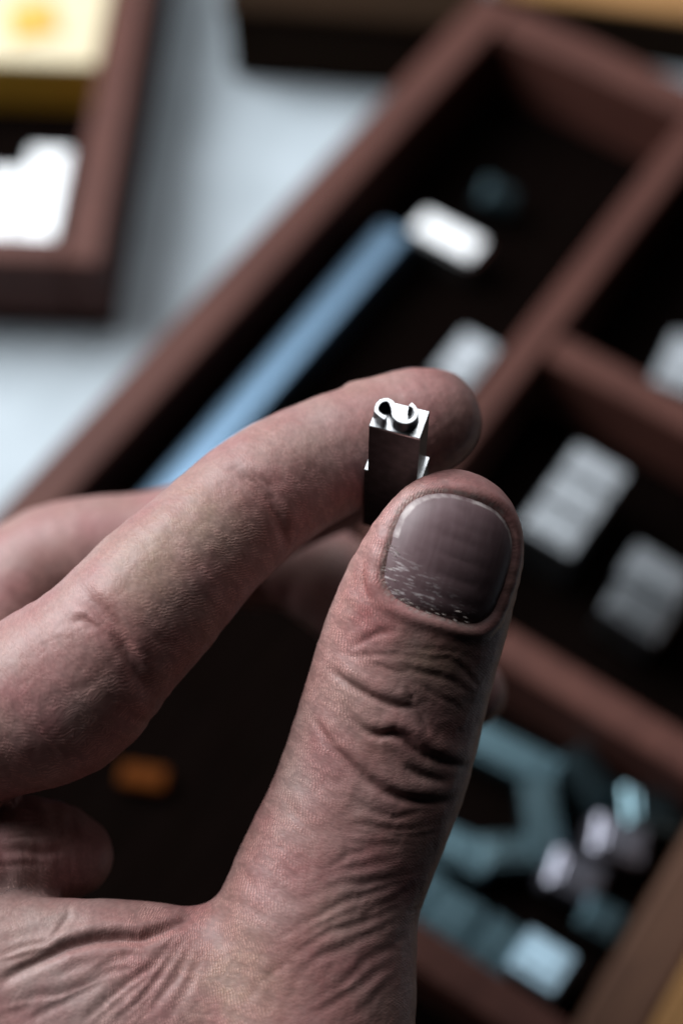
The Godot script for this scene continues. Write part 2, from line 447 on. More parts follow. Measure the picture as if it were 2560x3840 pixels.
# creases: depth, half width, height of the rolls beside it, then points on the skin (mm)
const CREASES := [
	[0.488, 0.5, 0.44, -1.4, -20.2, -2.8, -0.5, -20.8, -2, 0.4, -21.5, -1.4, 1.3, -22.1, -0.9, 2.3, -22.7, -0.5, 3.5, -23.3, -0.2, 4.6, -23.8, -0, 5.4, -24.1, 0, 6.2, -24.4, 0, 7.7, -24.7, -0.1, 9.3, -24.8, -0.3],
	[0.105, 0.35, 0.032, 9.3, -24.8, -0.3, 8.9, -23.6, -0.1, 8.2, -22.1, 0.2],
	[0.105, 0.35, 0.032, 9.3, -24.8, -0.3, 10.1, -26.2, -0.8, 10.6, -27.1, -1, 11, -27.9, -1.3],
	[0.128, 0.35, 0.064, 3.7, -19.2, 0, 4.5, -19.4, 0.3, 5.4, -19.7, 0.4, 6.9, -20.2, 0.5, 8.5, -20.3, 0.5],
	[0.15, 0.4, 0.08, 6.9, -19.4, 0.6, 7.9, -19.6, 0.6, 8.9, -19.9, 0.5, 9.8, -20.2, 0.3, 10.8, -20.5, 0.1, 11.8, -20.7, -0.2, 12.8, -21, -0.6, 13.7, -21.4, -1.1, 14.6, -21.9, -1.6, 15.6, -22.7, -2.5, 16.6, -23.5, -3.5],
	[0.105, 0.35, 0.048, 10.2, -18.4, 0.6, 11.8, -18.6, 0.3, 12.7, -18.6, 0, 13.6, -18.6, -0.2, 14.4, -19.1, -0.7, 15.2, -19.7, -1.3, 15.8, -20.4, -1.9, 16.5, -21.2, -2.6, 17.2, -22.1, -3.5, 17.9, -23, -4.6],
	[0.098, 0.35, 0.048, 9.5, -21.7, 0.1, 10.9, -22.5, -0.3, 11.6, -23, -0.6, 12.5, -23.6, -1, 13.3, -24, -1.5, 14.1, -24.5, -2.1, 14.9, -25.2, -2.8, 15.8, -25.9, -3.6],
	[0.562, 0.55, 0.48, 0.5, -24.7, -1.2, 1.2, -26.1, -0.9, 2.3, -27.2, -0.6, 3, -27.7, -0.5, 3.7, -28.1, -0.4, 5, -28.4, -0.3, 6.6, -28.1, -0.4, 7.4, -28.4, -0.5, 8.2, -28.8, -0.6, 8.8, -29.5, -0.9, 9.5, -30.2, -1.2, 10.9, -31.2, -1.9, 11.9, -31.6, -2.4, 12.8, -32.1, -3.1, 13.7, -32.4, -3.8, 14.7, -32.8, -4.7, 16.3, -33.4, -6.8],
	[0.262, 0.5, 0.12, 5.2, -28.5, -0.3, 5.8, -29.7, -0.5, 6.4, -30.4, -0.6, 7, -31.1, -0.7, 7.7, -31.9, -0.9, 8.4, -32.7, -1.2, 9.8, -33.6, -1.8, 10.8, -34, -2.3, 11.8, -34.4, -3, 12.7, -34.7, -3.6, 13.7, -35, -4.5],
	[0.525, 0.6, 0.48, -3.8, -26.5, -4, -3.1, -27.4, -3.2, -2.4, -28.3, -2.5, -1.7, -29.3, -2, -1, -30.3, -1.6, -0, -31.2, -1.2, 1, -32.1, -0.9, 2, -33, -0.7, 3.1, -34, -0.7, 4.3, -34.8, -0.7, 5.4, -35.6, -0.9, 6.6, -36.1, -1.1, 7.8, -36.6, -1.5, 8.8, -36.8, -1.9, 9.8, -37.1, -2.4, 10.9, -37.3, -3, 12.1, -37.5, -3.8, 13.2, -37.6, -4.8, 14.4, -37.7, -6.1],
	[0.075, 0.35, 0.04, -0.4, -18, -2.2, 0.6, -18.1, -1.4, 1.5, -18.3, -0.8, 2.7, -18.2, -0.3, 3.9, -18.1, 0.2, 5.2, -18.1, 0.5, 6.5, -18.1, 0.7, 7.7, -18.2, 0.8, 8.9, -18.3, 0.7],
	[0.06, 0.35, 0.032, 5.8, -16.8, 0.7, 7.2, -16.9, 0.9, 8.7, -17.1, 1, 10.1, -17.2, 0.8, 11.6, -17.4, 0.6, 13.1, -17.5, 0.1, 14.6, -17.8, -0.5, 15.9, -18.5, -1.3, 17.3, -19.2, -2.5],
	[0.112, 0.45, 0.048, 0.4, -37.5, -0.7, 1.5, -37.6, -0.6, 2.7, -37.7, -0.6, 3.7, -38, -0.7, 4.7, -38.3, -0.8, 5.8, -38.7, -1.1, 7, -39.1, -1.5, 8.4, -38.8, -2, 9.8, -38.5, -2.6, 10.8, -38.5, -3.2, 11.9, -38.6, -3.9],
	[0.105, 0.45, 0.048, -2, -37.6, -1.1, -0.8, -38.6, -0.7, 0.4, -39.6, -0.5, 1.7, -39.7, -0.5, 3.1, -39.8, -0.6, 4.5, -40.2, -0.8, 5.8, -40.5, -1.2, 7, -40.6, -1.6, 8.2, -40.7, -2.1, 9.7, -40.7, -2.9, 11.2, -40.6, -4, 12.8, -40.7, -5.4],
	[0.083, 0.45, 0.048, -0.4, -36, -1, 0.6, -36.4, -0.8, 1.5, -36.7, -0.7, 2.7, -37.2, -0.6, 3.9, -37.7, -0.7],
	[0.083, 0.45, 0.048, 4.3, -40.6, -0.8, 5.6, -41, -1.1, 7, -41.4, -1.7, 8.4, -41.6, -2.3, 9.8, -41.8, -3.2, 11.1, -41.8, -4.2, 12.4, -41.9, -5.4],
	[0.095, 0.6, 0.048, -0.3, -41.3, -0.3, 0.9, -41.6, -0.3, 2.1, -42, -0.4, 3.3, -42.2, -0.6, 4.5, -42.5, -0.9, 5.8, -42.5, -1.3, 7.1, -42.5, -1.8, 8.2, -42.4, -2.3, 9.4, -42.4, -3],
	[0.095, 0.6, 0.048, -4.1, -45.7, 0.1, -2.6, -45.3, 0.2, -1.1, -44.9, 0.1, -0.1, -44.2, -0, 1, -43.4, -0.2, 2.1, -43.2, -0.3, 3.2, -42.9, -0.5, 4.7, -42.9, -0.9, 6.2, -42.9, -1.5],
	[0.12, 0.6, 0.048, -2.4, -48, 0.7, -1.1, -47.5, 0.5, 0.2, -47, 0.2, 1.7, -47.1, -0.1, 3.2, -47.2, -0.5, 4.8, -47, -1.2, 6.5, -46.9, -2, 7.9, -46.8, -2.9, 9.4, -46.8, -4.1],
	[0.095, 0.6, 0.048, -3.3, -46.7, 0.4, -2.2, -46.1, 0.3, -1.1, -45.5, 0.2, 0.3, -45.3, 0.1, 1.7, -45.2, -0.2, 3.1, -44.9, -0.5, 4.5, -44.7, -0.9, 5.6, -44.7, -1.3, 6.7, -44.7, -1.9],
	[0.132, 0.6, 0.048, -7.9, -53.7, 1.6, -6.7, -52.8, 1.6, -5.4, -52, 1.6, -4.4, -51.5, 1.5, -3.4, -51, 1.4, -2.4, -50.6, 1.2, -1.1, -49.9, 0.9, 0.2, -49.3, 0.5, 1.7, -49, 0, 3.2, -48.7, -0.5, 4.3, -48.4, -1, 5.4, -48.1, -1.5, 6.5, -47.8, -2.2, 7.6, -47.6, -2.9, 8.7, -47.4, -3.7],
	[0.142, 0.6, 0.048, -6.6, -55.8, 2.3, -5.4, -55, 2.2, -4.1, -54.2, 2.1, -3.1, -53.6, 1.9, -2.1, -53, 1.6, -1.1, -52.5, 1.3, 0.5, -52.3, 0.9, 2.1, -52.2, 0.2, 3.2, -51.9, -0.3, 4.3, -51.6, -1, 5.4, -51.4, -1.7, 6.7, -51.1, -2.7, 8.1, -50.7, -4],
	[0.126, 0.6, 0.048, -5.4, -57.6, 2.7, -4.4, -56.9, 2.6, -3.4, -56.3, 2.4, -2.4, -55.6, 2.1, -1.3, -55.2, 1.8, -0.1, -54.9, 1.5, 1, -54.5, 1, 2.3, -54, 0.4, 3.6, -53.6, -0.4, 4.8, -53.3, -1.2, 6, -53, -2.1, 7.2, -52.7, -3.3],
	[0.11, 0.6, 0.048, -3.2, -60.6, 3.2, -2.1, -60, 3, -1, -59.5, 2.6, 0.2, -59, 2.2, 1.2, -58.2, 1.6, 2.2, -57.4, 1, 3.2, -56.6, 0.3, 4.3, -56.3, -0.4, 5.4, -56, -1.3, 6.5, -55.8, -2.4, 7.4, -55.4, -3.4, 8.3, -55.2, -4.8],
	[0.11, 0.6, 0.048, -4.1, -62.7, 3.8, -3.1, -62.2, 3.6, -2.1, -61.8, 3.3, -1.1, -61.3, 3, 0.3, -60.6, 2.4, 1.6, -60, 1.8, 2.6, -59.5, 1.2, 3.5, -59, 0.5, 4.5, -58.5, -0.2, 5.9, -58.2, -1.5, 7.4, -57.9, -3.1],
	[0.095, 0.6, 0.048, 0.6, -63.5, 2.9, 1.9, -62.8, 2.2, 3.1, -62.3, 1.4, 3.9, -61.6, 0.8, 4.6, -61, 0.2, 5.3, -60.4, -0.5, 6.5, -60, -1.7, 7.6, -59.7, -3.1],
	[0.095, 0.6, 0.048, -11.8, -61, 2.2, -10.8, -59.9, 2.1, -9.8, -58.8, 2.1, -8.9, -58, 2.2, -7.9, -57.1, 2.3, -7, -56.5, 2.4, -6, -56, 2.4],
	[0.069, 0.6, 0.048, -9.6, -57.8, 2, -9.2, -58.5, 2.3, -8.8, -59.1, 2.5, -8.3, -59.9, 2.8],
	[0.079, 0.6, 0.048, -5.8, -60, 3.2, -5.7, -59.2, 3, -5.6, -58.4, 2.9, -6, -57.8, 2.7],
	[0.079, 0.6, 0.048, 2.1, -51.3, 0.1, 3.3, -50.9, -0.5, 4.5, -50.4, -1.1, 5.8, -50, -2, 7.2, -49.6, -2.9, 8.1, -49.3, -3.6, 9, -49.1, -4.5],
	[0.079, 0.6, 0.048, -5, -53.2, 1.9, -3.7, -52.6, 1.7, -2.4, -52, 1.5, -1.1, -51.5, 1.2, 0.2, -50.9, 0.7, 1.7, -50.6, 0.2, 3.2, -50.2, -0.5],
	[0.063, 0.6, 0.048, -2.9, -40.1, -0.9, -1.4, -40.2, -0.6, 0.2, -40.3, -0.4, 1.7, -40.6, -0.4, 3.2, -40.9, -0.6, 4.7, -40.9, -0.9, 6.2, -40.9, -1.3],
	[0.079, 0.6, 0.048, -13.1, -46.4, -4.9, -12.3, -47.2, -3.2, -11.7, -47.7, -2.4, -11.1, -48.1, -1.6],
	[0.079, 0.6, 0.048, -7.8, -36.5, -5.2, -7, -37.4, -3.8, -6.2, -38.4, -2.7, -5.4, -39, -2.1, -4.6, -39.6, -1.5],
	[0.862, 0.75, 0.4, -42.3, -58.5, 3.7, -41.3, -57.9, 3.4, -40.3, -57.3, 3, -39.3, -56.8, 2.6, -38.2, -56.4, 2.2, -37.2, -56, 1.9, -35.9, -55.5, 1.4, -34.6, -54.9, 0.9, -33.6, -54.7, 0.6, -32.5, -54.5, 0.3, -31.5, -54.3, -0.1, -30.4, -54.2, -0.3, -29.3, -54.2, -0.5, -28.2, -54.2, -0.8, -26.8, -54.4, -1, -25.5, -54.5, -1.2, -24.1, -54.1, -1.9, -22.8, -53.8, -2.6, -21.8, -53.5, -3.3, -20.7, -53.3, -4, -19.8, -52.7, -5.2, -19, -52.2, -6.6],
	[0.225, 0.4, 0.096, -35.1, -50.6, -4.3, -35, -51.1, -2.8, -35, -51.8, -1.7, -35.4, -52.3, -1.1, -35.7, -52.9, -0.5, -36.4, -53.7, 0.3],
	[0.169, 0.6, 0.08, -42.1, -60.9, 4.7, -40.8, -60.6, 4.4, -39.5, -60.4, 4.1, -38.2, -60.1, 3.8, -36.7, -60, 3.6, -35.3, -60, 3.3, -34.2, -59.7, 3.1, -33.2, -59.4, 2.8, -32.1, -59.1, 2.6, -30.8, -58.5, 2.1, -29.5, -57.8, 1.5, -28.4, -57.7, 1.3, -27.4, -57.6, 1, -26.3, -57.5, 0.8],
	[0.203, 0.6, 0.08, -38.8, -62.7, 4.9, -37.7, -62.3, 4.6, -36.7, -61.8, 4.2, -35.7, -61.4, 3.9, -34.6, -61, 3.6, -33.6, -60.5, 3.3, -32.6, -60.1, 3, -31.5, -59.6, 2.7, -30.6, -59.2, 2.3, -29.7, -58.8, 2],
	[0.203, 0.6, 0.08, -32.9, -63.4, 4.2, -32.1, -63, 4, -31.3, -62.6, 3.7, -30.6, -62, 3.4, -29.8, -61.4, 3.1, -29, -60.7, 2.7, -28.1, -60.1, 2.3, -27.2, -59.4, 1.8, -26.2, -58.8, 1.4, -25.2, -58.2, 0.9, -24.1, -57.6, 0.4, -23.4, -57, -0.2, -22.8, -56.3, -0.7, -22.1, -55.6, -1.4, -21.6, -54.9, -2.1, -21.1, -54.1, -2.9],
	[0.169, 0.6, 0.08, -28.6, -63.6, 3.7, -27.6, -62.8, 3.3, -26.5, -62.1, 2.9, -25.5, -61.4, 2.4, -24.8, -60.7, 2, -24.1, -60, 1.6, -23.5, -59.3, 1.1, -22.7, -58.3, 0.4, -22, -57.3, -0.4, -21.5, -56.5, -1, -21, -55.6, -1.7, -20.5, -54.8, -2.4],
	[0.152, 0.6, 0.08, -25.4, -63.7, 3.3, -24.7, -63, 2.9, -24, -62.2, 2.5, -23.3, -61.5, 2.1, -22.5, -60.6, 1.5, -21.6, -59.7, 0.9, -20.8, -58.8, 0.2, -20.3, -57.8, -0.5, -19.8, -56.8, -1.1, -19.3, -55.8, -1.9],
	[0.118, 0.6, 0.08, -31.1, -57.7, 1.8, -29.8, -57.1, 1.2, -28.5, -56.4, 0.7, -27.5, -56.2, 0.3, -26.4, -55.9, -0.1, -25.4, -55.6, -0.4],
	[0.101, 0.6, 0.08, -35.7, -58, 2.6, -34.6, -57.6, 2.3, -33.6, -57.1, 1.9, -32.4, -56.8, 1.6, -31.2, -56.5, 1.2],
	[0.101, 0.6, 0.08, -42.7, -55.4, 2.3, -41.6, -55.1, 2, -40.6, -54.8, 1.6, -39.5, -54.5, 1.3, -38.1, -54.4, 1, -36.6, -54.2, 0.7],
	[0.084, 0.6, 0.08, -42.5, -56.3, 2.8, -41.2, -56, 2.4, -39.9, -55.7, 2.1, -38.5, -55.4, 1.7, -37, -55.1, 1.3],
	[0.084, 0.6, 0.08, -42.9, -54, 1.4, -41.8, -53.8, 1.1, -40.8, -53.6, 0.8, -39.7, -53.4, 0.5, -38.4, -53, 0, -37.1, -52.6, -0.5],
	[0.118, 0.6, 0.08, -30.8, -63.5, 3.9, -29.9, -62.8, 3.6, -29, -62.2, 3.2, -28.2, -61.5, 2.9, -27.3, -60.8, 2.5, -26.5, -60.1, 2.1, -25.6, -59.4, 1.6, -24.6, -58.7, 1, -23.6, -57.9, 0.4],
	[0.101, 0.6, 0.08, -22.1, -63.9, 2.8, -21.4, -62.9, 2.3, -20.6, -61.9, 1.8, -19.9, -60.9, 1.2, -19.3, -59.9, 0.6, -18.6, -58.9, 0, -18.4, -57.8, -0.6, -18.1, -56.7, -1.3],
	[0.101, 0.6, 0.08, -42, -62.1, 5.1, -40.9, -61.8, 4.9, -39.9, -61.6, 4.6, -38.9, -61.3, 4.4, -37.8, -61.1, 4.1],
	[0.101, 0.6, 0.08, -27, -63.6, 3.5, -26.2, -63, 3.1, -25.4, -62.3, 2.8, -24.7, -61.7, 2.4, -24, -61, 2, -23.3, -60.3, 1.5, -22.6, -59.6, 1],
	[0.675, 0.8, 0.28, -13.6, 5.5, -6.6, -12.5, 4.6, -6.1, -11.3, 3.8, -5.8, -10.3, 2.6, -5.8, -9.3, 1.5, -5.9, -8.6, 0.1, -6.3, -8, -1.4, -6.9, -7.7, -2.8, -7.7, -7.5, -4.3, -8.9],
	[0.3, 0.6, 0.12, -12.2, 5.5, -6.5, -10.9, 4.5, -6.2, -9.6, 3.5, -6.1, -8.6, 2.2, -6.2, -7.7, 0.9, -6.7],
	[0.825, 1, 0.28, -33.2, -10.2, -1.1, -31.9, -11.1, -0, -30.7, -12, 0.7, -29.6, -13.2, 1.2, -28.5, -14.4, 1.4, -27.9, -15.5, 1.4, -27.3, -16.6, 1.3, -26.8, -17.7, 1.1, -26.2, -19.2, 0.6, -25.6, -20.6, -0, -24.9, -21.8, -1.1, -24.3, -23.1, -2.6],
	[0.375, 0.6, 0.16, -34.3, -13.7, 0.5, -33.3, -13.7, 0.8, -32.3, -13.6, 1, -31.4, -14.2, 1.3, -30.5, -14.7, 1.5, -29.6, -15.6, 1.6, -28.6, -16.6, 1.6, -28, -17.7, 1.4, -27.3, -18.8, 1.2],
	[0.375, 0.7, 0.12, -44.4, -44, -5.1, -43.3, -44.1, -5.3, -42.3, -44.2, -5.7, -41.3, -44.4, -6.2, -40, -44.8, -7.1, -38.7, -45.1, -7.8, -37.8, -45, -8.7, -36.8, -44.9, -9.5],
	[0.105, 0.35, 0.032, -45.3, -39.6, -8.9, -44, -39.5, -9.4, -42.7, -39.5, -10.3, -41.5, -39.7, -11.4, -40.3, -39.8, -12.4, -39.3, -40.1, -13.2, -38.2, -40.4, -13.7],
	[0.105, 0.35, 0.032, -45.1, -40.2, -8.1, -43.8, -40.1, -8.5, -42.5, -40.1, -9.3, -41.3, -40.2, -10.3, -40, -40.3, -11.3, -39, -40.6, -11.9, -38, -40.9, -12.5],
	[0.105, 0.35, 0.032, -45, -40.8, -7.3, -43.6, -40.7, -7.7, -42.3, -40.7, -8.4, -41.1, -40.8, -9.5, -39.9, -40.8, -10.3, -38.8, -41.2, -11, -37.8, -41.5, -11.6],
	[0.105, 0.35, 0.032, -44.8, -41.4, -6.7, -43.5, -41.3, -7.1, -42.2, -41.3, -7.8, -41, -41.4, -8.7, -39.7, -41.4, -9.6, -38.7, -41.7, -10.2, -37.6, -42.1, -10.9],
	[0.105, 0.35, 0.032, -44.7, -42, -6.2, -43.3, -41.9, -6.6, -42.1, -41.9, -7.2, -40.8, -42, -8.1, -39.6, -42.1, -9, -38.5, -42.4, -9.6, -37.5, -42.7, -10.3],
	[0.105, 0.35, 0.032, -44.6, -42.7, -5.7, -43.2, -42.7, -6.1, -41.9, -42.6, -6.7, -40.7, -42.7, -7.6, -39.5, -42.8, -8.5, -38.4, -43.1, -9.1, -37.4, -43.5, -9.8],
	[0.15, 0.5, 0.08, -44.3, -46, -4.4, -43.2, -46, -4.9, -42.2, -46, -5.3, -41.2, -46, -5.9, -40, -46.3, -6.8, -38.7, -46.4, -7.6],
	[0.225, 0.4, 0.096, -1.4, -20.6, -2.7, -0.7, -21, -2.1, 0, -21.4, -1.6, 0.7, -21.8, -1.1, 1.4, -22.3, -0.8],
	[0.15, 0.5, 0.064, 1.2, -17.3, -1, 2, -16.8, -0.6, 2.9, -16.3, -0.2, 3.8, -15.8, 0.3, 4.7, -15.3, 0.6, 5.8, -15.2, 0.8, 6.8, -15.2, 1],
]
# patches of pigment in the skin: centre, reach, strength, colour
const SPOTS := [
	[2.552, -8.544, -1.248, 3.2, 0.8, 0.3, 0.085, 0.075],
	[3.361, -12.341, 0.002, 5, 0.7, 0.4, 0.14, 0.13],
	[6.352, -10.623, 1.11, 4, 0.45, 0.4, 0.14, 0.13],
	[0.887, -19.628, -1.139, 5, 0.3, 0.45, 0.21, 0.185],
	[4.724, -15.05, 0.554, 4, 0.6, 0.4, 0.14, 0.13],
	[12.451, 2.534, 0.006, 6, 0.5, 0.4, 0.14, 0.13],
	[19.164, 1.44, -0.954, 5, 0.5, 0.4, 0.14, 0.13],
	[7.495, -24.469, -0.043, 6, 0.4, 0.45, 0.21, 0.185],
	[11.889, -18.934, 0.179, 5, 0.4, 0.44, 0.3, 0.19],
	[-4.645, -42.8, -0.655, 8, 0.4, 0.45, 0.21, 0.185],
	[-1.332, -34.639, -1.357, 7, 0.35, 0.45, 0.21, 0.185],
	[-8.223, 3.769, -6.569, 5, 0.6, 0.4, 0.14, 0.13],
	[-12.703, 2.609, -5.272, 5, 0.5, 0.45, 0.21, 0.185],
	[-29.226, -13.354, 1.197, 6, 0.6, 0.4, 0.14, 0.13],
	[-36.224, -17.675, 1.774, 6, 0.5, 0.45, 0.21, 0.185],
	[-25.1, -6.855, -0.617, 7, 0.4, 0.44, 0.3, 0.19],
	[-18.788, -0.225, -3.778, 7, 0.45, 0.44, 0.3, 0.19],
	[12.835, 16.401, -14.137, 6, 0.5, 0.45, 0.21, 0.185],
	[6.849, 14.525, -12.894, 6, 0.45, 0.4, 0.14, 0.13],
	[-43.533, -3.54, -34.188, 7, 0.5, 0.45, 0.21, 0.185],
	[-29.196, -57.626, 1.382, 7, 0.5, 0.4, 0.14, 0.13],
	[-25.337, -53.24, -2.323, 7, 0.4, 0.45, 0.21, 0.185],
	[-38.064, -51.42, -1.808, 6, 0.5, 0.52, 0.4, 0.35],
	[-17.539, -54.964, -2.488, 6, 0.45, 0.4, 0.14, 0.13],
	[-12.506, -48.795, -2.395, 6, 0.4, 0.45, 0.21, 0.185],
	[-37.078, -58.219, 2.903, 6, 0.4, 0.52, 0.4, 0.35],
	[-7.82, -58.327, 2.576, 8, 0.35, 0.45, 0.21, 0.185],
	[-2.385, -59.312, 2.879, 7, 0.45, 0.4, 0.14, 0.13],
	[-13.38, -58.894, 0.851, 8, 0.4, 0.44, 0.3, 0.19],
	[-31.646, -60.365, 2.969, 6, 0.4, 0.52, 0.4, 0.35],
	[-5.85, -35.101, -3.773, 4, 0.4, 0.52, 0.4, 0.35],
]


var seg_a := PackedVector3Array()
var seg_ab := PackedVector3Array()
var seg_l := PackedVector3Array()
var seg_m := PackedVector3Array()
var seg_x := PackedVector3Array()
var seg_r := PackedFloat32Array()   # width at a, width change, depth at a, depth change, 1/len2
var seg_c := PackedInt32Array()
var seg_s := PackedFloat32Array()   # length of the chain before this segment
var chain_k := PackedFloat32Array()

func make_segments():
	for ci in CHAINS.size():
		var ch: Array = CHAINS[ci]
		chain_k.append(ch[1])
		var roll := deg_to_rad(ch[2])
		var st: Array = ch[3]
		var fine := []
		for i in st.size() - 1:
			var p0: Array = st[max(i - 1, 0)]
			var p1: Array = st[i]
			var p2: Array = st[i + 1]
			var p3: Array = st[min(i + 2, st.size() - 1)]
			for j in 3:
				var t := j / 3.0
				var q := PackedFloat32Array()
				for k in 5:
					q.append(0.5 * (2 * p1[k] + (p2[k] - p0[k]) * t + (2 * p0[k] - 5 * p1[k] + 4 * p2[k] - p3[k]) * t * t + (3 * p1[k] - p0[k] - 3 * p2[k] + p3[k]) * t * t * t))
				fine.append(q)
		fine.append(PackedFloat32Array(st[-1]))
		var along := 0.0
		for i in fine.size() - 1:
			var a := Vector3(fine[i][0], fine[i][1], fine[i][2])
			var b := Vector3(fine[i + 1][0], fine[i + 1][1], fine[i + 1][2])
			var x := (b - a).normalized()
			var m := Vector3(sin(roll), 0, cos(roll))
			m = (m - x * m.dot(x)).normalized()
			seg_a.append(a)
			seg_ab.append(b - a)
			seg_x.append(x)
			seg_m.append(m)
			seg_l.append(m.cross(x))
			seg_r.append_array(PackedFloat32Array([fine[i][3], fine[i + 1][3] - fine[i][3], fine[i][4], fine[i + 1][4] - fine[i][4], 1.0 / (b - a).length_squared()]))
			seg_c.append(ci)
			seg_s.append(along)
			along += (b - a).length()

func seg_dist(i: int, p: Vector3) -> float:
	var pa := p - seg_a[i]
	var ab := seg_ab[i]
	var r := i * 5
	var h := clampf(pa.dot(ab) * seg_r[r + 4], 0.0, 1.0)
	var q := pa - ab * h
	var rl := seg_r[r] + seg_r[r + 1] * h
	var rd := seg_r[r + 2] + seg_r[r + 3] * h
	var k := Vector3(q.dot(seg_l[i]) / rl, q.dot(seg_m[i]) / rd, q.dot(seg_x[i]) / minf(rl, rd)).length()
	if k < 0.05:
		return -minf(rl, rd)
	return q.length() * (1.0 - 1.0 / k)

func field(p: Vector3, ids: PackedInt32Array) -> float:
	var tot := 1e6
	var d := 1e6
	var cur := -1
	for i in ids:
		var c := seg_c[i]
		if c != cur:
			if cur >= 0:
				var k := chain_k[cur]
				var h := maxf(k - absf(tot - d), 0.0) / k
				tot = minf(tot, d) - h * h * k * 0.25
			cur = c
			d = 1e6
		d = minf(d, seg_dist(i, p))
	if cur >= 0:
		var k := chain_k[cur]
		var h := maxf(k - absf(tot - d), 0.0) / k
		tot = minf(tot, d) - h * h * k * 0.25
	return tot

func all_ids() -> PackedInt32Array:
	return PackedInt32Array(range(seg_a.size()))

func near_ids(p: Vector3, reach: float) -> PackedInt32Array:
	# segments that can matter within reach of p
	var ds := PackedFloat32Array()
	var best := 1e6
	for i in seg_a.size():
		var pa := p - seg_a[i]
		var h := clampf(pa.dot(seg_ab[i]) * seg_r[i * 5 + 4], 0.0, 1.0)
		var r := i * 5
		var d := (pa - seg_ab[i] * h).length() - maxf(seg_r[r] + seg_r[r + 1] * h, seg_r[r + 2] + seg_r[r + 3] * h)
		ds.append(d)
		best = minf(best, d)
	var out := PackedInt32Array()
	for i in ds.size():
		if ds[i] < maxf(best, 0.0) + 2.0 * reach + 3.0:
			out.append(i)
	return out

const H := 1.2      # cell
const BL := 4        # cells to a block
var verts := PackedVector3Array()
var norms := PackedVector3Array()
var uvs := PackedVector2Array()
var tris := PackedInt32Array()
var region := PackedInt32Array()
var tint := PackedColorArray()
const DRY := Color(0.50, 0.40, 0.35)
const PALE := Color(0.49, 0.298, 0.262)
const ROSY := Color(0.43, 0.178, 0.166)
const TAN := Color(0.45, 0.258, 0.20)

